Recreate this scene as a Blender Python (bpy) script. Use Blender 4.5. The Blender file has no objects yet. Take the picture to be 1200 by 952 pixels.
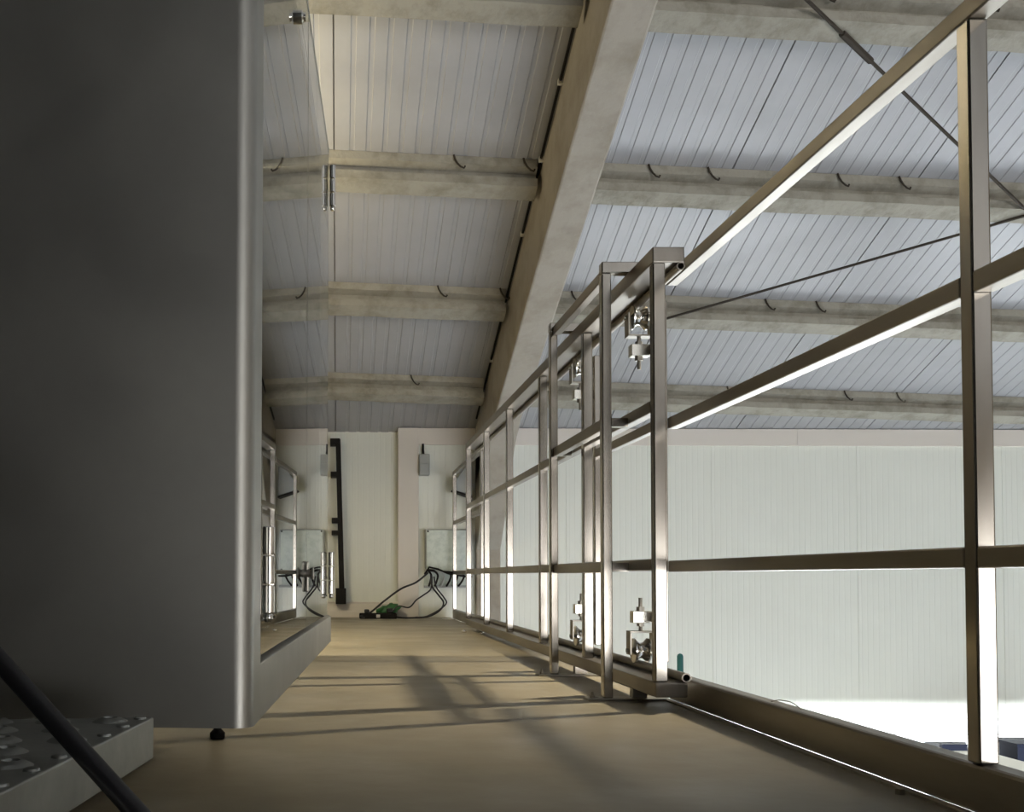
import bpy, bmesh, math, random
from mathutils import Vector, Matrix
random.seed(7)
S = bpy.context.scene
COL = S.collection
EYE = 0.34                      # camera height above the mezzanine floor; z = h + EYE

# ------------------------------------------------------------------ camera
cd = bpy.data.cameras.new('camera'); cam = bpy.data.objects.new('camera', cd); COL.objects.link(cam)
cd.sensor_width = 36; cd.lens = 36.0
cam.matrix_world = (Matrix.Translation((0, 0, EYE)) @ Matrix.Rotation(math.radians(90) + 0.0302, 4, 'X')
                    @ Matrix.Rotation(0.003, 4, 'Z'))
cd.shift_x = (600 - 397.9) / 1200; cd.shift_y = (639.2 - 476) / 1200
cd.clip_start = 0.02; cd.clip_end = 100
S.camera = cam
# ------------------------------------------------------------------ view and world
S.view_settings.view_transform = 'Standard'; S.view_settings.look = 'None'
S.view_settings.gamma = 1; S.view_settings.use_curve_mapping = False
S.view_settings.exposure = -0.12
w = bpy.data.worlds.new('world'); S.world = w; w.use_nodes = True
bg = w.node_tree.nodes['Background']; bg.inputs[0].default_value = (0.75, 0.85, 1.0, 1); bg.inputs[1].default_value = 0.1
S.cycles.max_bounces = 10; S.cycles.diffuse_bounces = 5; S.cycles.glossy_bounces = 6
S.cycles.transmission_bounces = 8
S.cycles.sample_clamp_indirect = 6
S.cycles.use_denoising = True
S.cycles.caustics_reflective = False; S.cycles.caustics_refractive = False

def light(name, kind, loc, to, energy, color, **kw):
    d = bpy.data.lights.new(name, kind); o = bpy.data.objects.new(name, d); COL.objects.link(o)
    o.location = loc; o.rotation_euler = (Vector(to) - Vector(loc)).to_track_quat('-Z', 'Y').to_euler()
    d.energy = energy; d.color = color
    for k, v in kw.items(): setattr(d, k, v)
    return o
# low sun shining in through the open hall door behind the camera onto the foot of the far wall
light('sun', 'SUN', (5, -20, 4), (5 + 0.5, -20 + 10, 4 - 0.725), 29.0, (0.88, 0.94, 1.0), angle=0.02)
# daylight entering by the open hall door (back wall, ground level)
light('door_daylight', 'AREA', (5.2, -8.95, -1.2), (5.2, 0, -1.2), 860, (0.98, 0.96, 0.96), shape='RECTANGLE', size=7.4, size_y=3.3)

# ------------------------------------------------------------------ materials
def mat(name, color, rough=0.5, metal=0.0, bump=None, var=None, spec=0.5, scale3=(1, 1, 1), rvar=None):
    m = bpy.data.materials.new(name); m.use_nodes = True
    nt = m.node_tree; b = nt.nodes['Principled BSDF']
    b.inputs['Base Color'].default_value = (*color, 1); b.inputs['Roughness'].default_value = rough
    b.inputs['Metallic'].default_value = metal; b.inputs['Specular IOR Level'].default_value = spec
    tc = nt.nodes.new('ShaderNodeTexCoord'); mp = nt.nodes.new('ShaderNodeMapping')
    mp.inputs['Scale'].default_value = scale3
    nt.links.new(tc.outputs['Object'], mp.inputs[0])
    if var:
        c2, sc, lo, hi = var
        n = nt.nodes.new('ShaderNodeTexNoise'); n.inputs['Scale'].default_value = sc; n.inputs['Detail'].default_value = 8
        n.inputs['Roughness'].default_value = 0.65
        r = nt.nodes.new('ShaderNodeMapRange'); r.inputs[1].default_value = lo; r.inputs[2].default_value = hi
        x = nt.nodes.new('ShaderNodeMix'); x.data_type = 'RGBA'
        x.inputs[6].default_value = (*color, 1); x.inputs[7].default_value = (*c2, 1)
        nt.links.new(mp.outputs[0], n.inputs['Vector']); nt.links.new(n.outputs[0], r.inputs[0])
        nt.links.new(r.outputs[0], x.inputs[0]); nt.links.new(x.outputs[2], b.inputs['Base Color'])
    if rvar:
        sc, lo, hi = rvar
        n = nt.nodes.new('ShaderNodeTexNoise'); n.inputs['Scale'].default_value = sc; n.inputs['Detail'].default_value = 5
        r = nt.nodes.new('ShaderNodeMapRange'); r.inputs[1].default_value = .3; r.inputs[2].default_value = .7
        r.inputs[3].default_value = lo; r.inputs[4].default_value = hi
        nt.links.new(mp.outputs[0], n.inputs['Vector']); nt.links.new(n.outputs[0], r.inputs[0])
        nt.links.new(r.outputs[0], b.inputs['Roughness'])
    if bump:
        sc, st, dist = bump
        n = nt.nodes.new('ShaderNodeTexNoise'); n.inputs['Scale'].default_value = sc; n.inputs['Detail'].default_value = 8
        bp = nt.nodes.new('ShaderNodeBump'); bp.inputs['Strength'].default_value = st; bp.inputs['Distance'].default_value = dist
        nt.links.new(mp.outputs[0], n.inputs['Vector']); nt.links.new(n.outputs[0], bp.inputs['Height'])
        nt.links.new(bp.outputs[0], b.inputs['Normal'])
    return m

M = {}
M['floor'] = mat('troweled_concrete', (0.27, 0.235, 0.165), 0.42, bump=(14, .12, .01), var=((0.20, 0.178, 0.122), 1.6, .42, .72), rvar=(3, .30, .55), scale3=(1, 1, 1))
M['slab'] = mat('slab_concrete', (0.3, 0.28, 0.24), 0.8, bump=(20, .4, .01))
M['hall_floor'] = mat('hall_floor_concrete', (0.66, 0.71, 0.77), 0.5, var=((0.58, 0.62, 0.68), 1.5, .4, .7))
M['concrete'] = mat('raw_concrete', (0.35, 0.33, 0.27), 0.85, bump=(26, .55, .012), var=((0.19, 0.175, 0.13), 7, .45, .75))
M['rafter'] = mat('smooth_cast_concrete', (0.40, 0.365, 0.305), 0.8, bump=(18, .4, .01), var=((0.29, 0.255, 0.195), 4, .45, .75))
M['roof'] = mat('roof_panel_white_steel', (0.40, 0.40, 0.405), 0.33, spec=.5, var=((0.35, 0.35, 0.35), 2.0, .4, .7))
M['gap'] = mat('dark_joint', (0.05, 0.05, 0.045), 0.8)
M['wall'] = mat('wall_panel_offwhite_steel', (0.84, 0.86, 0.77), 0.4, var=((0.81, 0.83, 0.74), 1.2, .4, .7))
M['wall_trim'] = mat('wall_trim_steel', (0.76, 0.71, 0.63), 0.45)
M['plinth'] = mat('white_plinth', (0.85, 0.85, 0.84), 0.6)
M['plain'] = mat('side_wall_paint', (0.42, 0.36, 0.29), 0.7)
M['dark_wall'] = mat('unseen_wall_dark', (0.035, 0.032, 0.027), 0.7)  # near black so the unseen walls throw little light back
M['steel'] = mat('brushed_steel', (0.39, 0.365, 0.32), 0.3, 1.0, var=((0.30, 0.275, 0.235), 9, .4, .7), scale3=(1, 1, .15), rvar=(14, .14, .24))
M['steel_h'] = mat('brushed_steel_rail', (0.30, 0.275, 0.235), 0.3, 1.0, var=((0.24, 0.215, 0.18), 9, .4, .7), scale3=(1, .15, 1), rvar=(14, .30, .44))
M['bright_steel'] = mat('turned_steel', (0.75, 0.73, 0.68), 0.14, 1.0)
M['zinc'] = mat('zinc_hardware', (0.36, 0.34, 0.29), 0.4, 1.0)
M['cab'] = mat('bead_blasted_steel', (0.39, 0.385, 0.35), 0.45, 1.0, bump=(420, .08, .0006), var=((0.34, 0.335, 0.30), 3, .4, .7), rvar=(6, .40, .52))
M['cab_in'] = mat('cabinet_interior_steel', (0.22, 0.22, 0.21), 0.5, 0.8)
M['black'] = mat('black_rubber', (0.012, 0.012, 0.013), 0.45)
M['blackp'] = mat('black_plastic', (0.010, 0.009, 0.008), 0.7, spec=.2)
M['galv'] = mat('galvanised_tread', (0.42, 0.43, 0.40), 0.42, .85, bump=(18, .3, .006), var=((0.28, 0.29, 0.27), 9, .4, .7))
M['green'] = mat('green_plastic', (0.03, 0.14, 0.04), 0.5, bump=(30, .8, .01))
M['grey_box'] = mat('grey_enclosure', (0.40, 0.42, 0.40), 0.5)
M['pale_box'] = mat('pale_enclosure_cover', (0.62, 0.68, 0.60), 0.35, var=((0.45, 0.52, 0.45), 14, .45, .7))
M['navy'] = mat('navy_paint', (0.0012, 0.002, 0.006), 0.6, spec=.08)
M['beige'] = mat('beige_board', (0.6, 0.57, 0.48), 0.7)
M['teal'] = mat('teal_paint', (0.02, 0.13, 0.125), 0.5)
M['wire'] = mat('rusty_steel_rod', (0.045, 0.036, 0.026), 0.75, spec=.3)
M['clip'] = mat('white_clip', (0.7, 0.68, 0.62), 0.5)
M['nylon'] = mat('machined_block_steel', (0.8, 0.78, 0.7), 0.25, .9)
def emis(name, c, s):
    m = bpy.data.materials.new(name); m.use_nodes = True; b = m.node_tree.nodes['Principled BSDF']
    b.inputs['Base Color'].default_value = (.9, .9, .9, 1)
    b.inputs['Emission Color'].default_value = (*c, 1); b.inputs['Emission Strength'].default_value = s
    return m
g = bpy.data.materials.new('cabinet_glass'); g.use_nodes = True
gb = g.node_tree.nodes['Principled BSDF']; gb.inputs['Transmission Weight'].default_value = 1
gb.inputs['Roughness'].default_value = 0.0; gb.inputs['IOR'].default_value = 1.52
gb.inputs['Base Color'].default_value = (0.9, 0.93, 0.92, 1)
M['glass'] = g

# ------------------------------------------------------------------ helpers
def obj(name, bm, m, parent=None, smooth=False, bevel=0, loc=None):
    me = bpy.data.meshes.new(name)
    bmesh.ops.recalc_face_normals(bm, faces=bm.faces)
    bm.to_mesh(me); bm.free()
    if smooth:
        for p in me.polygons: p.use_smooth = True
    o = bpy.data.objects.new(name, me); COL.objects.link(o)
    me.materials.append(M[m] if isinstance(m, str) else m)
    if parent: o.parent = parent
    if loc is not None: o.location = loc
    if bevel:
        b = o.modifiers.new('bevel', 'BEVEL'); b.width = bevel; b.segments = 2; b.limit_method = 'ANGLE'
        b.angle_limit = math.radians(50)
    if smooth:
        e = o.modifiers.new('split', 'EDGE_SPLIT'); e.split_angle = math.radians(40)
    return o
def bx(bm, x0, x1, y0, y1, z0, z1):
    vs = [bm.verts.new((x, y, z)) for x in (x0, x1) for y in (y0, y1) for z in (z0, z1)]
    for f in ((0, 1, 3, 2), (4, 6, 7, 5), (0, 4, 5, 1), (2, 3, 7, 6), (0, 2, 6, 4), (1, 5, 7, 3)):
        bm.faces.new([vs[i] for i in f])
    return bm
def box(x0, x1, y0, y1, z0, z1): return bx(bmesh.new(), x0, x1, y0, y1, z0, z1)
def prism(bm, pts, axis, a, b):
    """extrude polygon pts (2D) along axis from a to b. axis 0: pts=(y,z) 1: (x,z) 2: (x,y)"""
    def P(p, t):
        return {0: (t, p[0], p[1]), 1: (p[0], t, p[1]), 2: (p[0], p[1], t)}[axis]
    A = [bm.verts.new(P(p, a)) for p in pts]; B = [bm.verts.new(P(p, b)) for p in pts]
    n = len(pts)
    for i in range(n): bm.faces.new((A[i], A[(i + 1) % n], B[(i + 1) % n], B[i]))
    bm.faces.new(A); bm.faces.new(B[::-1])
    return bm
def tube(bm, pts, r, seg=10, hollow=0):
    pts = [Vector(p) for p in pts]; rings = []; prev = None
    for i, p in enumerate(pts):
        d = (pts[min(i + 1, len(pts) - 1)] - pts[max(i - 1, 0)]).normalized()
        if prev is None:
            u = d.orthogonal().normalized()
        else:
            u = (prev - d * prev.dot(d)).normalized()
        prev = u; v = d.cross(u)
        rings.append([bm.verts.new(p + (u * math.cos(t) + v * math.sin(t)) * r) for t in [2 * math.pi * k / seg for k in range(seg)]])
    for a, b in zip(rings, rings[1:]):
        for k in range(seg): bm.faces.new((a[k], a[(k + 1) % seg], b[(k + 1) % seg], b[k]))
    bm.faces.new(rings[0][::-1]); bm.faces.new(rings[-1])
    return bm
def pipe(bm, y0, y1, cx, cz, r, ri, seg=24):
    """open-ended round pipe along Y"""
    def ring(y, rr): return [bm.verts.new((cx + rr * math.cos(2 * math.pi * k / seg), y, cz + rr * math.sin(2 * math.pi * k / seg))) for k in range(seg)]
    a, b, c, d = ring(y0, r), ring(y1, r), ring(y1, ri), ring(y0, ri)
    for p, q in ((a, b), (b, c), (c, d), (d, a)):
        for k in range(seg): bm.faces.new((p[k], p[(k + 1) % seg], q[(k + 1) % seg], q[k]))
    return bm
def lathe(bm, prof, c, axis, seg=32):
    """prof (r, t) revolved about axis through c"""
    rings = []
    for r, t in prof:
        ring = []
        for k in range(seg):
            a = 2 * math.pi * k / seg; u, v = r * math.cos(a), r * math.sin(a)
            p = {0: (t, u, v), 1: (u, t, v), 2: (u, v, t)}[axis]
            ring.append(bm.verts.new(Vector(c) + Vector(p)))
        rings.append(ring)
    for a, b in zip(rings, rings[1:]):
        for k in range(seg): bm.faces.new((a[k], a[(k + 1) % seg], b[(k + 1) % seg], b[k]))
    bm.faces.new(rings[0][::-1]); bm.faces.new(rings[-1])
    return bm
def hexnut(bm, c, r, hgt):
    prism(bm, [(c[0] + r * math.cos(math.pi / 3 * k), c[1] + r * math.sin(math.pi / 3 * k)) for k in range(6)], 2, c[2], c[2] + hgt)
    return bm
def smooth_pts(P, n=6):
    out = []; P = [Vector(p) for p in P]; Q = [P[0]] + P + [P[-1]]
    for i in range(1, len(Q) - 2):
        for k in range(n):
            t = k / n; a, b, c, d = Q[i - 1], Q[i], Q[i + 1], Q[i + 2]
            out.append(.5 * ((2 * b) + (-a + c) * t + (2 * a - 5 * b + 4 * c - d) * t * t + (-a + 3 * b - 3 * c + d) * t ** 3))
    return out + [P[-1]]
def tag(o, label, cat, group=None, kind=None):
    if kind: o['kind'] = kind
    else: o['label'] = label; o['category'] = cat
    if group: o['group'] = group
    return o
def thing(name, label, cat, loc=(0, 0, 0), group=None):
    o = bpy.data.objects.new(name, None); COL.objects.link(o); o.location = loc
    o.empty_display_size = .1
    return tag(o, label, cat, group)
def adopt(root):
    """children are modelled in world coordinates: keep them there under a root that sits at the thing's base"""
    L = Matrix.Translation(root.location)
    for c in root.children: c.matrix_parent_inverse = L.inverted()
def struct(name, bm, m, **kw):
    o = obj(name, bm, m, **kw); o['kind'] = 'structure'; return o
def Z(h): return h + EYE

# ------------------------------------------------------------------ setting
WY = 8.5                                        # far wall plane
H0, K = 4.505, 0.385                            # underside of the roof: h = H0 - K*Y
def roof_z(y): return Z(H0 - K * y)
EDGE = 0.918
XL, XR, YB, ZL = -4.0, 10.0, -9.0, Z(-3.0)
struct('floor', box(XL, EDGE, -4.5, WY, -0.22, 0.0), 'floor')
struct('floor', box(XL, XR, YB, WY + .2, ZL - .2, ZL), 'hall_floor')

def ribbed(x0, x1, pitch, rib, depth, seams, seam_w=.004):
    """cross-section line (x, offset) for ribbed sheet with open joints at the seams"""
    pts = []; n = int((x1 - x0) / pitch)
    for i in range(n + 1):
        a = x0 + i * pitch
        if any(abs(a - s) < pitch * .5 for s in seams):
            s = [q for q in seams if abs(a - q) < pitch * .5][0]
            pts += [(s - seam_w, 0), (s - seam_w * .7, depth * 4), (s + seam_w * .7, depth * 4), (s + seam_w, 0)]
        else:
            b = pitch * rib
            pts += [(a - b, 0), (a - b * .75, depth), (a + b * .75, depth), (a + b, 0)]
    return pts
# ceiling: front slope, ribbed steel panels running down to the far wall
seamsR = [2.213 + 1.083 * k for k in range(-1, 8)]; seamsL = [-0.037 - 1.083 * k for k in range(0, 4)]
bm = bmesh.new()
sec = ribbed(XL + .0, XR, 0.09025, .16, 0.004, seamsL + seamsR[1:])
RY = -1.0
lo = [bm.verts.new((x, RY, roof_z(RY) + d)) for x, d in sec]; hi = [bm.verts.new((x, WY + .2, roof_z(WY + .2) + d)) for x, d in sec]
for i in range(len(sec) - 1): bm.faces.new((lo[i], lo[i + 1], hi[i + 1], hi[i]))
tl = [bm.verts.new((x, y, roof_z(y) + .12)) for x, y in ((sec[0][0], RY), (sec[-1][0], RY), (sec[-1][0], WY + .2), (sec[0][0], WY + .2))]
bm.faces.new(tl)
bm.faces.new([tl[0], tl[1]] + lo[::-1]); bm.faces.new([tl[3], tl[2]] + hi[::-1])
bm.faces.new((tl[0], lo[0], hi[0], tl[3])); bm.faces.new((tl[1], lo[-1], hi[-1], tl[2]))
struct('ceiling', bm, 'roof')
zb = roof_z(RY)
struct('ceiling', prism(bmesh.new(), [(RY, zb), (YB - .2, zb - 2.9), (YB - .2, zb - 2.78), (RY, zb + .12)], 0, XL, XR), 'roof')

# far wall: ribbed sandwich panels (right), with plain recessed section at the far left
def wall_mesh(x0, x1, y, z0, z1, seams, flip=1, pitch=.0466, dep=.0012):
    bm = bmesh.new(); sec = ribbed(x0 + pitch, x1 - pitch, pitch, .10, dep, seams, .003)
    sec = [(x0, 0)] + sec + [(x1, 0)]
    a = [bm.verts.new((x, y + d, z0)) for x, d in sec]; b = [bm.verts.new((x, y + d, z1)) for x, d in sec]
    for i in range(len(sec) - 1): bm.faces.new((a[i], a[i + 1], b[i + 1], b[i]))
    t = [bm.verts.new(p) for p in ((x0, y + .1, z0), (x1, y + .1, z0), (x1, y + .1, z1), (x0, y + .1, z1))]
    bm.faces.new(t); bm.faces.new([t[0], t[1]] + a[::-1]); bm.faces.new([t[3], t[2]] + b[::-1])
    bm.faces.new((t[0], a[0], b[0], t[3])); bm.faces.new((t[1], a[-1], b[-1], t[2]))
    return bm
ZT = roof_z(WY)
struct('wall_far', wall_mesh(0.6, XR, WY, ZL, ZT + .02, [3.09 + 1.21 * k for k in range(-1, 6)]), 'wall')
struct('wall_far', wall_mesh(XL, 0.5, WY + .06, ZL, ZT - .02, [-1.5, -.4]), 'wall')
struct('trim_1', bx(box(.655, 4.24 - .44, WY - .022, WY + .01, Z(1.095), ZT), .655 + 3.147, XR, WY - .022, WY + .01, Z(1.095), ZT), 'wall_trim')
struct('trim_2', box(0.483, 0.655, WY - .035, WY + .05, 0, ZT + .0), 'wall_trim', bevel=.003)
struct('baseboard_far', prism(bmesh.new(), [(WY + .06, 0), (WY - .03, 0), (WY - .03, .045), (WY - .015, .055), (WY - .015, .11), (WY + .06, .125)], 0, -1.2, .483), 'wall_trim')
# white plinth at ground level under the mezzanine height, in two courses
pl = struct('trim_3', bx(box(EDGE + .4, XR, WY - .06, WY, Z(-1.275), Z(-1.16)), EDGE + .4, XR, WY - .075, WY, ZL, Z(-1.285)), 'plinth')
struct('wall_light_block', box(XL, EDGE, -2.1, -2.0, 0.0, roof_z(-1.0)-.45), 'dark_wall')  # added unseen partition: blocks door light, keeps the cabinet front dark
struct('wall_left_unseen', box(XL - .1, XL, YB, WY, ZL, zb), 'dark_wall')
struct('wall_left_unseen', prism(bmesh.new(), [(-2.0, 0), (WY + .05, 0), (WY + .05, roof_z(WY + .05) - .19), (-1.0, roof_z(-1.0) - .19), (-2.0, roof_z(-1.0) - .6)], 0, -1.75, -1.65), 'dark_wall')  # added unseen inner wall: darkens rail reflections and the lower left ceiling
struct('wall_right', box(XR, XR + .1, YB, WY + .1, ZL, zb + .1), 'plain')
# back wall with the open hall doorway (x 1.5..8.9, up to z .45)
struct('wall_back', bx(bx(box(XL, 1.5, YB - .1, YB, ZL, zb), 8.9, XR, YB - .1, YB, ZL, zb), 1.5, 8.9, YB - .1, YB, .45, zb), 'plain')

# concrete column with haunch + rafter: one cast portal half
RX0, RX1 = 1.126, 1.325
DR = .484
pf = thing('concrete_portal', 'sloping concrete rafter with haunched column standing against the far wall', 'roof beam', (1.22, 8.4, ZL))
bm = prism(bmesh.new(), [(WY - .01, roof_z(WY - .01)), (-.9, roof_z(-.9)), (-.9, roof_z(-.9) - DR), (7.45, roof_z(7.45) - DR), (WY - .01, roof_z(WY - .01) - .50)], 0, RX0, RX1)
obj('rafter', bm, 'rafter', pf, bevel=.012)
yb = WY - .01
bm = prism(bmesh.new(), [(yb, ZL), (8.42, ZL), (8.42, Z(.22)), (8.13, Z(.50)), (7.74, Z(.96)), (7.46, roof_z(7.46) - DR - .003), (yb, roof_z(7.46) - DR - .003)], 0, RX0, RX1)
obj('column', bm, 'rafter', pf, bevel=.01)
adopt(pf)
# conduit clipped along the rafter where it meets the roof
cz = lambda y: (RX0 - .014, y, roof_z(y) - .022)
ct = thing('conduit', 'thin dark conduit clipped along the left side of the concrete rafter', 'conduit', cz(7.6))
obj('pipe', tube(bmesh.new(), [cz(y) for y in (1.0, 3, 5, 7, 8.3)], .008, 8), 'blackp', ct, smooth=True)
for y in (4.62, 5.12, 5.62, 6.2, 6.85, 7.5):
    p = cz(y); obj('clip', box(p[0] - .012, RX0 + .002, y - .012, y + .012, p[2] - .016, p[2] + .012), 'clip', ct, bevel=.002)
adopt(ct)

# purlins, I-section concrete joists: Y at X=0 and a slight skew across the bays
SK = 0.057
def purlin(y0, x0, x1, hooks, label, grp):
    L = x1 - x0; xm = x0
    root = thing('concrete_purlin', label, 'purlin', (x0, y0 + SK * x0, roof_z(y0 + SK * x0) - .15), grp)
    prof = [(0, 0), (0, .044), (.05, .052), (.05, .100), (.0, .108), (0, .153), (.11, .153), (.11, .108), (.062, .100), (.062, .052), (.11, .044), (.11, 0)]
    bm = bmesh.new(); n = max(2, int(L / .12)); rings = []
    rnd = random.Random(int(y0 * 100 + x0 * 10))
    for i in range(n + 1):
        x = x0 + L * i / n; yy = y0 + SK * x; r = []
        for k, (a, t) in enumerate(prof):
            ja = 0 if k in (0, 11) else rnd.uniform(-.0022, .0022); jt = 0 if t == 0 else rnd.uniform(-.0022, .0022)
            r.append(bm.verts.new((x, yy + a + ja, roof_z(yy + a) - .001 - t + jt)))
        rings.append(r)
    for a, b in zip(rings, rings[1:]):
        for k in range(12): bm.faces.new((a[k], a[(k + 1) % 12], b[(k + 1) % 12], b[k]))
    bm.faces.new(rings[0][::-1]); bm.faces.new(rings[-1])
    obj('joist', bm, 'concrete', root)
    for hx in hooks:
        yy = y0 + SK * hx - .008; zz = roof_z(yy)
        pts = [(hx - .012, yy, zz - .004), (hx - .006, yy - .006, zz - .03), (hx + .008, yy - .008, zz - .055), (hx + .026, yy - .01, zz - .074), (hx + .044, yy - .008, zz - .08), (hx + .05, yy - .004, zz - .068)]
        obj('tie_hook', tube(bmesh.new(), pts, .0055, 6), 'wire', root, smooth=True)
    adopt(root); return root
yp = [7.70, 6.675, 5.586, 4.51]
name_ = ['lowest', 'second lowest', 'third', 'fourth', 'fifth', 'sixth']
hl = [[.55], [.655, 1.07], [.64, 1.03], [], [], []]
hr = [[1.42, 3.0, 3.93, 4.35], [1.55, 2.87, 3.22], [1.74, 2.08, 2.83, 3.19], [1.66, 2.22, 3.0], [], []]
for i, y in enumerate(yp):
    where = 'counting up from the far wall'
    purlin(y, -1.64, RX0 - .027, hl[i], '%s concrete purlin left of the sloping rafter, %s' % (name_[i], where), 'purlins left of the rafter')
    purlin(y, RX1 + .004, XR - .01, hr[i], '%s concrete purlin right of the sloping rafter, %s' % (name_[i], where), 'purlins right of the rafter')

# brace rods just under the purlins
def under(x, y): return Vector((x, y, roof_z(y) - .162))
r1 = thing('brace_rod', 'thin rusty brace rod running down to the right with a turnbuckle', 'brace rod', under(2.0, 4.47))
a, b = under(1.62, 4.20), under(5.0, 6.55)
obj('rod', tube(bmesh.new(), [a, b], .0085, 8), 'wire', r1, smooth=True)
d = (b - a).normalized(); c = a + d * 1.02
obj('turnbuckle', tube(bmesh.new(), [c - d * .13, c - d * .12, c + d * .12, c + d * .13], .016, 8), 'wire', r1, smooth=True)
obj('end_plate', box(a.x - .05, a.x + .05, a.y - .04, a.y + .04, a.z - .01, a.z + .2), 'wire', r1)
adopt(r1)
r2 = thing('brace_rod', 'thin rusty brace rod rising to the right behind the steel corner post', 'brace rod', under(2.2, 6.79))
obj('rod', tube(bmesh.new(), [under(2.13, 6.82), under(4.6, 5.50)], .0085, 8), 'wire', r2, smooth=True)
obj('end_plate', box(2.09, 2.16, 6.80, 6.85, roof_z(6.82) - .19, roof_z(6.82) - .12), 'wire', r2)
adopt(r2)

# ------------------------------------------------------------------ steel cabinet on feet
TH = 0.0494; CC = 0.125
def side_x(y): return -CC + TH * y
CN, CF = .929, 2.17; CB, CT_ = Z(-.138), Z(.905)
cab = thing('steel_cabinet', 'large brushed steel cabinet on feet with glass doors in its right side', 'cabinet', (-.7, 1.5, 0))
ang = math.atan(TH)
# local frame: s along the side away from the camera, n outwards (right)
O = Vector((side_x(CN), CN, 0)); SD = Vector((math.sin(ang), math.cos(ang), 0)); ND = Vector((math.cos(ang), -math.sin(ang), 0))
SL = (CF - CN) / math.cos(ang)
def loc2w(bm):
    m = Matrix(((ND.x, SD.x, 0, O.x), (ND.y, SD.y, 0, O.y), (0, 0, 1, 0), (0, 0, 0, 1)))
    bmesh.ops.transform(bm, matrix=m, verts=bm.verts); return bm
g0, g1, g2 = (.991 - CN), (1.56 - CN), (2.075 - CN)     # glass extents along s
GZ0, GZ1 = Z(-.0785), Z(.872)
W = 1.15
# outer shell: front sheet with rounded vertical edge returning into the side
bm = bmesh.new(); R_ = .017
prof = [(-W, 0)] + [(-R_ + R_ * math.sin(t), R_ - R_ * math.cos(t)) for t in [math.pi / 2 * k / 8 for k in range(9)]] + [(0, g0), (-.03, g0), (-.03, .03), (-W, .03)]
prism(bm, prof, 2, CB, CT_)
sh = obj('front_panel', loc2w(bm), 'cab', cab, smooth=True)
# side frame: bottom rail, far stile
obj('bottom_rail', loc2w(prism(bmesh.new(), [(0, CB), (0, GZ0 - .006), (-.012, GZ0 - .001), (-.03, GZ0 - .001), (-.03, CB)], 1, g0 - .0005, SL)), 'cab', cab, bevel=.001)
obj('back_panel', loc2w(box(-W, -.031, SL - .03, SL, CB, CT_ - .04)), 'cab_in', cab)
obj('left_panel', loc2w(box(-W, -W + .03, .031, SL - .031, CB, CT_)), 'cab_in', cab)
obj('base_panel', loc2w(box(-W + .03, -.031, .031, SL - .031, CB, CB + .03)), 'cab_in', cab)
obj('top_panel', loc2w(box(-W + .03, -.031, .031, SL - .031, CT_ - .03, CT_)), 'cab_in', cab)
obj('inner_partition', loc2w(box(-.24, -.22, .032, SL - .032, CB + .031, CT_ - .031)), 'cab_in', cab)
def hinge(root, s, zc, n=.006, r=.0062, hh=.086):
    bm = bmesh.new()
    for k in range(3):
        z0 = zc - hh / 2 + k * hh / 3
        lathe(bm, [(r * .85, z0 + .0006), (r, z0 + .0016), (r, z0 + hh / 3 - .0016), (r * .85, z0 + hh / 3 - .0006)], (n, s, 0), 2, 20)
    lathe(bm, [(r * .5, zc - hh / 2 - .008), (r * .75, zc - hh / 2 - .006), (r * .75, zc - hh / 2 - .002), (r * .5, zc - hh / 2 + .001)], (n, s, 0), 2, 16)
    loc2w(bm); return obj('hinge', bm, 'bright_steel', root, smooth=True)
for s0, s1, hs in ((g0 + .002, g1 - .0015, g0 + .012), (g1 + .0015, g2, g2 + .004)):
    dr = obj('glass_door', loc2w(box(-.010, -.002, s0, s1, GZ0 + .001, GZ1)), 'glass', cab)
    obj('edge_gasket', loc2w(box(-.0105, -.0015, s0, s1, GZ1, GZ1 + .004)), 'grey_box', dr)
    hinge(dr, hs, Z(.006)); hinge(dr, hs, Z(.80))
    if s0 < .3:
        obj('door_handle', loc2w(lathe(bmesh.new(), [(.004, 0), (.007, .001), (.007, .006), (.005, .008), (.006, .010), (.009, .011), (.009, .013), (.004, .014)], (-.003, g1 - .02, Z(.004)), 0, 20)), 'zinc', dr, smooth=True)
        obj('latch', loc2w(box(-.002, .003, g1 - .024, g1 - .014, Z(-.024), Z(.022))), 'zinc', dr, bevel=.002)
        obj('lock', loc2w(lathe(bmesh.new(), [(.004, -.003), (.009, -.002), (.009, .004), (.006, .006), (.0055, .009)], (0, 1.375 - CN, Z(.762)), 0, 24)), 'bright_steel', dr, smooth=True)
for n, s in ((-.34, .10), (-.235, SL - .03), (-W + .1, .1), (-W + .1, SL - .05)):
    bm = bmesh.new()
    lathe(bm, [(.014, 0), (.016, .004), (.016, .012), (.008, .02), (.008, CB - .02), (.016, CB - .012), (.016, CB)], (n, s, 0), 2, 20)
    obj('foot', loc2w(bm), 'blackp', cab, smooth=True)
adopt(cab)

# ------------------------------------------------------------------ step with serrated tread, and leaning pole (foreground left)
st = thing('step_platform', 'galvanised steel step with raised perforated tread at the lower left corner', 'step', (-.45, .6, 0))
zt, zbm = Z(-.110), Z(-.142)
pts = [(-.144, .80), (-.1765, .46), (-.95, .43), (-.95, .60), (-.256, .774)]
pts = [(-.144, .80), (-.1765, .46), (-.95, .39), (-.95, .66), (-.256, .786)]
bm = bmesh.new()
top = [(x, y) for x, y in pts]
prism(bm, top, 2, zbm, zt)
obj('tread_plate', bm, 'galv', st, bevel=.0012)
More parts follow.
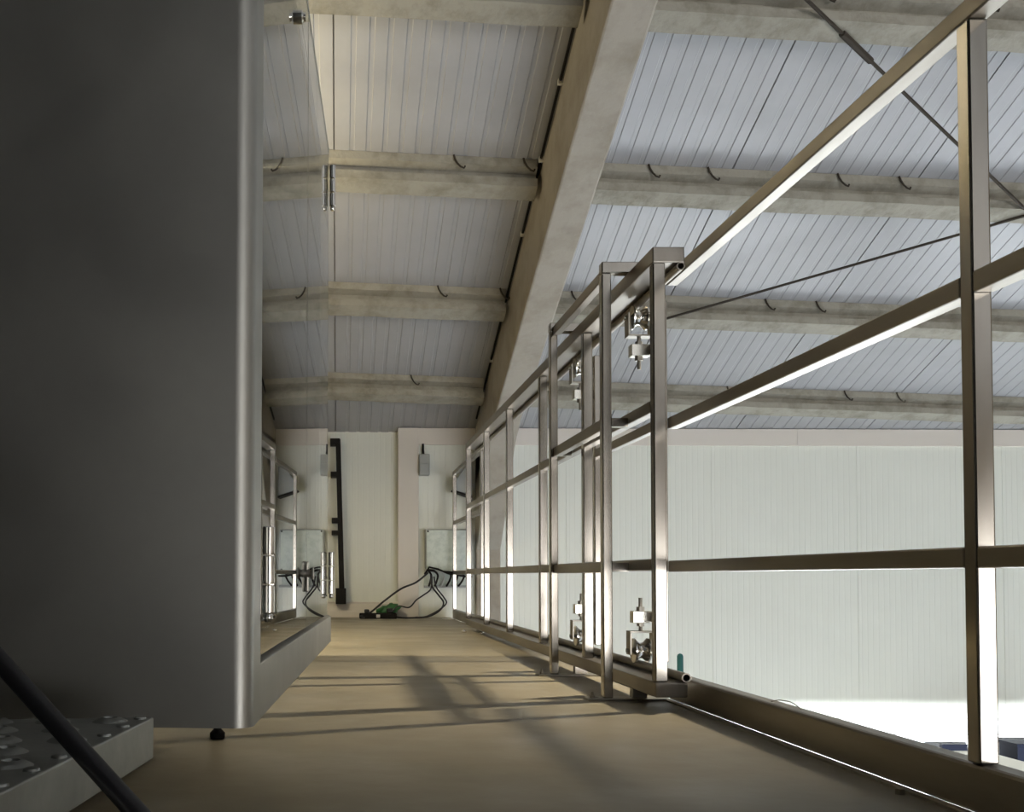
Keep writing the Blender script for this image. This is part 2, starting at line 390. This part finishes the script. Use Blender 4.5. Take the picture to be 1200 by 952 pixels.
# rows of raised, punched buttons on the tread
rr = random.Random(3); k = 0
for i in range(9):
    for j in range(7):
        x = -.170 - (.80 - (.775 - j * .045)) * .0956 - i * .042 - (j % 2) * .021; y = .775 - j * .045 - i * .004
        if y < .50: continue
        bm = bmesh.new()
        lathe(bm, [(.0150, -.001), (.0115, .0012), (.0080, .0030), (.0055, .0033), (.0040, .0015)], (x, y, zt), 2, 14)
        obj('tread_button', bm, 'galv', st, smooth=True)
# torn serration along the right-hand edge
for j in range(8):
    y = .79 - j * .042; x = -.144 - (.80 - y) * .0956 - .001
    obj('tread_button', lathe(bmesh.new(), [(.006, -.002), (.0045, .0014), (.002, .0022)], (x - .007, y, zt), 2, 10), 'galv', st, smooth=True)
for x in (-.55, -.9):
    obj('leg', box(x, x + .03, .45, .48, 0, zbm), 'galv', st); obj('leg', box(x, x + .03, .62, .65, 0, zbm), 'galv', st)
adopt(st)
A = Vector((-.597 * .9, .905 * .9, Z(.248 * .9))); B = Vector((.10 * .9, .50 * .9, Z(-.33 * .9)))
A, B = B + (A - B) * 1.285, B + (B - A) * .055
pole = thing('leaning_pole', 'black round pole slanting across the lower left corner in front of the step', 'pole', B)
obj('shaft', tube(bmesh.new(), [A, B], .0060, 16), 'black', pole, smooth=True)
obj('end_cap', tube(bmesh.new(), [B + (A - B).normalized() * .03, B - (A - B).normalized() * .0], .0080, 16), 'blackp', pole, smooth=True)
obj('cable', tube(bmesh.new(), [A + Vector((.004, -.003, .012)), A.lerp(B, .30) + Vector((.004, -.004, .0105)), A.lerp(B, .52) + Vector((.004, -.002, .006))], .0022, 8), 'zinc', pole, smooth=True)
adopt(pole)

# ------------------------------------------------------------------ guard frame (plane at x = .8)
T = .03; X2 = .80; YE = 6.50
gf = thing('guard_frame', 'steel tube guard frame on two bracket posts carrying the sliding gate', 'railing', (X2, 4.5, 0))
def beam(name, x0, x1, y0, y1, h0, h1, root, m='steel_h', bev=.003): return obj(name, box(x0, x1, y0, y1, Z(h0), Z(h1)), m, root, bevel=bev)
beam('top_beam', X2, X2 + .082, 2.60, YE, .806, .847, gf)
beam('bottom_beam', X2, X2 + .082, 2.60, YE, -.305, -.266, gf)
for y in (2.60, 3.356, 4.09, 4.90, 5.67, 6.465):
    obj('post', box(X2 + .001, X2 + .033, y + .001, y + .033, Z(-.266), Z(.806)), 'steel', gf, bevel=.003)
yy = [2.60, 3.356, 4.09, 4.90, 5.67, 6.465]
for a_, b_ in zip(yy, yy[1:]):
    beam('middle_rail', X2 + .001, X2 + .032, a_ + .034, b_ + .0005, .425, .456, gf)
    beam('lower_rail', X2 + .001, X2 + .032, a_ + .034, b_ + .0005, .016, .047, gf)
obj('guide_pipe', pipe(bmesh.new(), 2.595, YE, .8705, Z(.7955), .0105, .0082), 'steel_h', gf, smooth=True)
obj('guide_pipe', pipe(bmesh.new(), 2.585, YE, .874, Z(-.2535), .0118, .0088), 'steel_h', gf, smooth=True)
for y, x in ((2.83, .729), (3.52, .7265)):
    bp_ = obj('bracket_post', box(x, x + .026, y, y + .034, .006, Z(.847)), 'steel', gf, bevel=.003)
    obj('bracket_arm', box(x, X2 + .078, y, y + .034, Z(.848), Z(.880)), 'steel', gf, bevel=.003)
    pb = obj('base_plate', box(x - .045, .90, y - .012, y + .05, 0.0, .006), 'zinc', gf, bevel=.001)
    obj('riser', box(X2 + .01, X2 + .05, y + .005, y + .035, .0065, Z(-.305)), 'steel', gf)
    for q in (-.03, ):
        bm = hexnut(bmesh.new(), (x + q, y + .008, .006), .0075, .007)
        lathe(bm, [(.004, .006), (.004, .022), (.003, .024)], (x + q, y + .008, 0), 2, 12)
        obj('anchor_bolt', bm, 'zinc', pb)
        obj('washer', lathe(bmesh.new(), [(.011, .0062), (.011, .0078), (.006, .008)], (x + q + .012, y + .03, 0), 2, 16), 'zinc', pb)
# bracket rails between and beyond the two bracket posts
XB = .737
for h0, h1 in ((.836, .868),):
    beam('bracket_rail', XB, XB + .026, 2.865, 3.519, h0 - .0, h1, gf)
beam('bracket_rail', XB, XB + .026, 2.865, 3.519, .414, .446, gf)
beam('bracket_rail', XB, XB + .026, 2.865, 3.519, .012, .042, gf)
for y in (2.835, 3.524):
    for h_ in (.43, .027):
        obj('spacer', box(.756, X2 + .001, y, y + .025, Z(h_ - .012), Z(h_ + .012)), 'steel', gf)
adopt(gf)

# near and far fence runs (plane at x = .913)
XN = .913
def fence(y0, y1, posts, label, foot):
    root = thing('railing', label, 'railing', (XN, (y0 + y1) / 2, 0))
    beam('top_rail', XN, XN + .031, y0, y1, .816, .848, root)
    ps = sorted(posts)
    for y in ps:
        obj('post', box(XN - .0005, XN + .0285, y, y + .030, Z(-.266), Z(.8155)), 'steel', root, bevel=.003)
    segs = []; cur = y0
    for y in ps + [None]:
        e = y if y is not None else y1
        if e - cur > .05: segs.append((cur, e))
        if y is not None: cur = y + .030
    for a_, b_ in segs:
        beam('middle_rail', XN, XN + .031, a_, b_, .4125, .4440, root)
        beam('lower_rail', XN, XN + .031, a_, b_, .0142, .0455, root)
    beam('kick_beam', XN, XN + .04, y0, y1, -.338, -.267, root, bev=.006)
    for y in foot:
        obj('anchor_bolt', hexnut(bmesh.new(), (XN - .031, y, 0.0), .008, .009), 'zinc', root)
    adopt(root); return root
nf = fence(.55, 2.845, [1.467, .62], 'nearest steel tube railing at the right, with one post near the picture edge', [1.62])
fence(6.62, 8.27, [6.62, 8.238], 'short far steel tube railing ending at the wall beside the electrical box', [6.7])
# edge angle of the slab under the near fence
tag(obj('edge_strip', box(.895, .9125, .5, 6.4, 0, .004), 'zinc'), 'thin bright metal strip along the floor edge beneath the railing', 'metal strip')

# ------------------------------------------------------------------ sliding gate running on the guide pipes
gt = thing('sliding_gate', 'narrow sliding steel gate hung on grooved rollers between the guide pipes', 'gate', (.90, 3.2, Z(-.24)))
GX = .893
for y in (2.862, 3.58):
    obj('post', box(GX, GX + .027, y, y + .026, Z(-.238), Z(.78)), 'steel', gt, bevel=.003)
beam('middle_rail', GX + .001, GX + .025, 2.889, 3.579, .418, .447, gt)
beam('lower_rail', GX + .001, GX + .025, 2.889, 3.579, .016, .045, gt)
def roller(y, up):
    """grooved wheel in a U fork on a threaded stem held in a steel block; up=+1 runs under the top pipe"""
    cx = .8705; R0 = .0355
    zc = Z(.785) - R0 + .006 if up > 0 else Z(-.2417) + R0 - .006
    base = zc - up * .052; s = up
    fk = bmesh.new()
    bx(fk, cx - .036, cx - .031, y - .02, y + .02, min(base, zc + s * .012), max(base, zc + s * .012))
    bx(fk, cx + .031, cx + .036, y - .02, y + .02, min(base, zc + s * .012), max(base, zc + s * .012))
    bx(fk, cx - .036, cx + .036, y - .02, y + .02, min(base, base - s * .005), max(base, base - s * .005))
    f = obj('roller_fork', fk, 'zinc', gt, bevel=.001)
    obj('roller', lathe(bmesh.new(), [(.012, -.024), (R0, -.022), (R0, -.018), (R0 - .012, -.006), (R0 - .013, 0), (R0 - .012, .006), (R0, .018), (R0, .022), (.012, .024)], (cx, y, zc), 0, 40), 'bright_steel', f, smooth=True)
    obj('axle', lathe(bmesh.new(), [(.006, -.042), (.006, .042)], (cx, y, zc), 0, 16), 'zinc', f)
    zb0 = base - s * .028; zb1 = zb0 - s * .034
    bm = lathe(bmesh.new(), [(.0055, min(base, zb1 - s * .038)), (.0055, max(base, zb1 - s * .038))], (cx, y, 0), 2, 14)
    obj('stem', bm, 'zinc', f, smooth=True)
    bm = bmesh.new(); hexnut(bm, (cx, y, zb0 if s > 0 else zb0 - .010), .011, .010); hexnut(bm, (cx, y, zb1 - .012 if s > 0 else zb1), .012, .012)
    obj('nut', bm, 'zinc', f)
    obj('mounting_block', box(cx - .026, cx + .03, y - .018, y + .018, min(zb0, zb1), max(zb0, zb1)), 'nylon', gt, bevel=.0015)
    return min(zb0, zb1), max(zb0, zb1)
for y, py in ((2.965, 2.889), (3.69, 3.607)):
    for u in (1, -1):
        a_, b_ = roller(y, u)
        obj('block_bar', box(GX + .002, GX + .020, py, y - .018, a_ + .003, b_ - .003), 'steel', gt, bevel=.001)
adopt(gt)

# ------------------------------------------------------------------ things on and at the far wall
jb = thing('junction_box', 'small grey junction box high on the wall with a cable entering its top', 'junction box', (.70, WY, Z(.83)))
obj('housing', box(.655, .742, WY - .085, WY - .002, Z(.835), Z(1.01)), 'grey_box', jb, bevel=.006)
obj('cover', box(.660, .737, WY - .094, WY - .085, Z(.84), Z(.93)), 'grey_box', jb, bevel=.004)
obj('cable', tube(bmesh.new(), [(.695, WY - .03, Z(1.0)), (.69, WY - .03, Z(1.05)), (.69, WY - .024, Z(1.10))], .010, 8), 'blackp', jb, smooth=True)
adopt(jb)
eb = thing('electrical_box', 'wide pale electrical box on the far wall with hoses looping beneath it', 'electrical box', (.88, WY, Z(0)))
obj('housing', box(.705, 1.07, WY - .13, WY - .002, Z(.035), Z(.385)), 'grey_box', eb, bevel=.004)
obj('cover', box(.712, 1.063, WY - .14, WY - .13, Z(.042), Z(.378)), 'pale_box', eb, bevel=.003)
for x in (.722, 1.053):
    for z in (.368, .052):
        obj('screw', lathe(bmesh.new(), [(.008, -.002), (.007, 0.0)], (x, WY - .141, Z(z)), 1, 12), 'blackp', eb)
obj('cable_duct', box(.70, 1.09, WY - .05, WY - .002, Z(-.095), Z(-.075)), 'grey_box', eb, bevel=.002)
obj('back_plate', box(.70, 1.07, WY - .02, WY - .002, Z(-.075), Z(.034)), 'pale_box', eb)
for i in range(6):
    x = .735 + i * .047; q = .012 + .006 * i
    P = [(.745, WY - .15, Z(.05)), (x - .01, WY - .165, Z(.048 - .004 * i)), (x + q, WY - .16, Z(.012)), (x + q * .9, WY - .12, Z(-.03)), (x + q * .3, WY - .05, Z(-.078))]
    o_ = bmesh.new(); tube(o_, smooth_pts(P, 5), .0085, 8)
    obj('hose', o_, 'blackp' if i != 2 else 'grey_box', eb, smooth=True)
obj('hose', tube(bmesh.new(), [(.70, WY - .10, Z(.02)), (.73, WY - .17, Z(.075)), (.80, WY - .17, Z(.06)), (.88, WY - .17, Z(.025)), (1.02, WY - .16, Z(.0)), (1.08, WY - .12, Z(.0))], .008, 8), 'blackp', eb, smooth=True)
adopt(eb)
def cable(P, r, label, g='cables from the electrical box'):
    o = obj('cable', tube(bmesh.new(), smooth_pts(P), r, 8), 'black', smooth=True); return tag(o, label, 'cable', g)
yw = WY - .195
cable([(.72, yw + .02, Z(.03)), (.62, yw, Z(-.05)), (.50, yw - .02, Z(-.10)), (.36, yw - .05, Z(-.20)), (.25, yw - .08, Z(-.29)), (.17, yw - .12, .02), (.20, yw - .14, .008)], .008, 'long black cable slanting from the electrical box down to the power strip')
cable([(.75, yw, Z(.0)), (.74, yw - .01, Z(-.10)), (.68, yw - .03, Z(-.15)), (.62, yw - .05, Z(-.19)), (.56, yw - .06, Z(-.25)), (.47, yw - .08, Z(-.24)), (.40, yw - .09, .03), (.37, yw - .1, .04)], .006, 'dark cable hanging in a double bend over the green bag')
cable([(.74, yw, Z(.01)), (.75, yw - .02, Z(-.08)), (.80, yw - .03, Z(-.15)), (.84, yw - .035, Z(-.21)), (.81, yw - .055, Z(-.27)), (.72, yw - .075, .02), (.6, yw - .09, .009), (.5, yw - .1, .009), (.43, yw - .1, .02)], .007, 'black cable hanging right of the others and looping along the floor')
cable([(.77, yw + .04, Z(.0)), (.79, yw + .04, Z(-.09)), (.85, yw + .04, Z(-.17)), (.87, yw + .04, Z(-.22)), (.80, yw + .04, Z(-.28)), (.70, yw + .03, .012), (.62, yw + .03, .008)], .006, 'thin black cable forming the rightmost loop below the electrical box')
ps = thing('power_strip', 'black power strip lying on the floor under the hanging cables', 'power strip', (.31, WY - .28, 0))
obj('housing', box(.16, .46, WY - .31, WY - .24, 0, .045), 'blackp', ps, bevel=.008)
obj('switch', box(.295, .325, WY - .318, WY - .31, .008, .034), 'clip', ps, bevel=.003)
obj('plug', box(.38, .43, WY - .30, WY - .25, .045, .085), 'black', ps, bevel=.008)
obj('plug', box(.20, .24, WY - .30, WY - .25, .045, .075), 'black', ps, bevel=.008)
adopt(ps)
bm = bmesh.new(); bmesh.ops.create_icosphere(bm, subdivisions=3, radius=1)
rr = random.Random(5)
for v in bm.verts:
    f_ = 1 + .18 * math.sin(v.co.x * 9) * math.cos(v.co.z * 7) + rr.uniform(-.05, .05)
    v.co = Vector((v.co.x * .10 * f_ , v.co.y * .05, v.co.z * .05 * f_)); v.co.z += v.co.x * .25 + .065
o = obj('plastic_bag', bm, 'green', smooth=True, loc=(.40, WY - .16, 0)); tag(o, 'crumpled green plastic bag on the floor behind the power strip', 'bag')

bb = thing('wall_bracket', 'tall black vertical bracket bar with stubs on the wall beside the cabinet', 'bracket', (-.01, WY + .02, Z(-.25)))
y0 = WY - .10
pb_ = [(-.035, 1.13), (.005, 1.13), (.045, -.22), (.0, -.22)]
bm = prism(bmesh.new(), [(x, Z(h)) for x, h in pb_], 1, y0, y0 + .04)
obj('upright', bm, 'blackp', bb, bevel=.003)
for h0, h1, x0 in ((1.085, 1.135, -.08), (.82, .86, -.075), (.44, .48, -.065), (.34, .375, -.065)):
    obj('stub', box(x0, .0, y0 - .002, WY + .06, Z(h0), Z(h1)), 'blackp', bb, bevel=.003)
obj('foot_block', box(-.03, .055, y0 - .01, WY + .06, Z(-.23), Z(-.10)), 'blackp', bb, bevel=.004)
adopt(bb)
fl = thing('floodlight', 'dark floodlight tilted on the wall behind the far railing', 'floodlight', (1.0, WY - .1, Z(.75)))
bm = prism(bmesh.new(), [(.925, Z(.70)), (.935, Z(.775)), (1.02, Z(.89)), (1.075, Z(.90)), (1.075, Z(.655)), (1.02, Z(.675))], 1, WY - .205, WY - .10)
obj('housing', bm, 'grey_box', fl, bevel=.006)
obj('cooling_rim', prism(bmesh.new(), [(.915, Z(.695)), (.918, Z(.705)), (1.075, Z(.655)), (1.075, Z(.638)), (1.02, Z(.655))], 1, WY - .22, WY - .09), 'blackp', fl)
obj('bracket', bx(box(.96, .98, WY - .1, WY - .002, Z(.74), Z(.78)), 1.03, 1.05, WY - .1, WY - .002, Z(.74), Z(.78)), 'blackp', fl)
adopt(fl)

# small loose hardware on the floor by the far end of the guard frame
for x, y, l in ((.76, 6.25, 'small bright washer lying left of the far end of the guard frame'), (.845, 6.1, 'second small bright washer lying under the far end of the guard frame')):
    tag(obj('washer', lathe(bmesh.new(), [(.014, 0), (.016, .002), (.016, .006), (.010, .014), (.006, .015)], (0, 0, 0), 2, 16), 'bright_steel', loc=(x, y, 0)), l, 'washer')
tag(obj('screw', tube(bmesh.new(), [(.80, 8.0, .005), (.90, 7.98, .005)], .005, 8), 'bright_steel'), 'small bright screw lying on the floor before the electrical box', 'screw')
tag(obj('wire_offcut', tube(bmesh.new(), smooth_pts([(.925, 2.20, Z(-.265)), (.93, 2.17, Z(-.259)), (.935, 2.13, Z(-.258)), (.935, 2.10, Z(-.262)), (.93, 2.07, Z(-.265))]), .0012, 6), 'zinc'), 'thin curl of wire lying on the near kick beam', 'wire')

# ------------------------------------------------------------------ lower hall
bc = thing('workshop_cabinet', 'low beige cabinet with a dark blue top frame in the lower hall', 'cabinet', (5.0, 7.9, ZL))
zq = Z(-1.275)
obj('body', box(4.80, 5.10, 7.20, 8.14, ZL, zq - .09), 'beige', bc, bevel=.004)
obj('top_frame', box(4.775, 5.12, 8.15, 8.19, zq - .45, zq - .045), 'navy', bc, bevel=.004)
adopt(bc)
b2 = thing('tool_cabinet', 'dark blue metal cabinet in the lower hall at the right picture edge', 'cabinet', (5.4, 7.8, ZL))
obj('body', box(5.26, 5.75, 7.98, 8.2, ZL, zq - .03), 'navy', b2, bevel=.004)
obj('top_frame', box(5.25, 5.77, 7.97, 8.21, zq - .03, zq - .010), 'navy', b2, bevel=.004)
adopt(b2)
tp = thing('bollard', 'teal post in the lower hall behind the corner of the guard frame', 'bollard', (1.66, 5.0, ZL))
obj('post', lathe(bmesh.new(), [(.015, ZL), (.015, Z(-.385)), (.011, Z(-.376)), (.004, Z(-.372))], (1.66, 5.0, 0), 2, 20), 'teal', tp, smooth=True)
obj('base_plate', box(1.56, 1.76, 4.9, 5.1, ZL, ZL + .01), 'teal', tp)
adopt(tp)

# ------------------------------------------------------------------ lamps (all out of the picture)
def flood(loc, to, size, power, color, label, baffle=0, tilt=None):
    """strip floodlight: a shallow housing open towards `to`, hung from the roof"""
    x, y, z = loc
    root = thing('strip_lamp', label, 'lamp', loc)
    l = light('lamp_light', 'AREA', loc, to, power, color, shape='RECTANGLE', size=.04, size_y=size, spread=math.radians(150 if baffle else 42))
    if tilt is not None: l.data.size, l.data.size_y = size, .014; l.rotation_euler = (tilt, 0, 0)
    obj('housing', box(x - size / 2 - .03, x + size / 2 + .03, y - (.1 if baffle else .044), y + .04, z + .035, z + .10), 'clip', root)
    obj('hanger', bx(box(x - .3, x - .29, y - .005, y + .005, z + .1, roof_z(y) - .003), x + .29, x + .3, y - .005, y + .005, z + .1, roof_z(y) - .003), 'wire', root)
    if baffle:
        obj('baffle', box(x - size / 2 - .3, x + size / 2 + .18, y - .102, y - .099, z - baffle, z + .04), 'clip', root)  # added plate out of view, cuts the lamp's light to edge the floor patch
        u = light('lamp_uplight', 'AREA', (x, y, z + .115), (x, y, z + 1), power * .6, (1.0, .86, .58), shape='RECTANGLE', size=size, size_y=.05); u.rotation_euler = (math.pi, 0, 0)
    adopt(root)
flood((4.15, 4.08, Z(2.52)), (0.95, 3.4, 0), .42, 50, (1.0, .87, .66), 'strip lamp hanging under the roof of the hall')
flood((-1.15, 5.10, Z(1.7)), (.2, 6.0, 0), .9, 85, (1.0, .86, .60), 'strip lamp hanging over the mezzanine with an added light-cutting baffle', baffle=.285, tilt=.05)
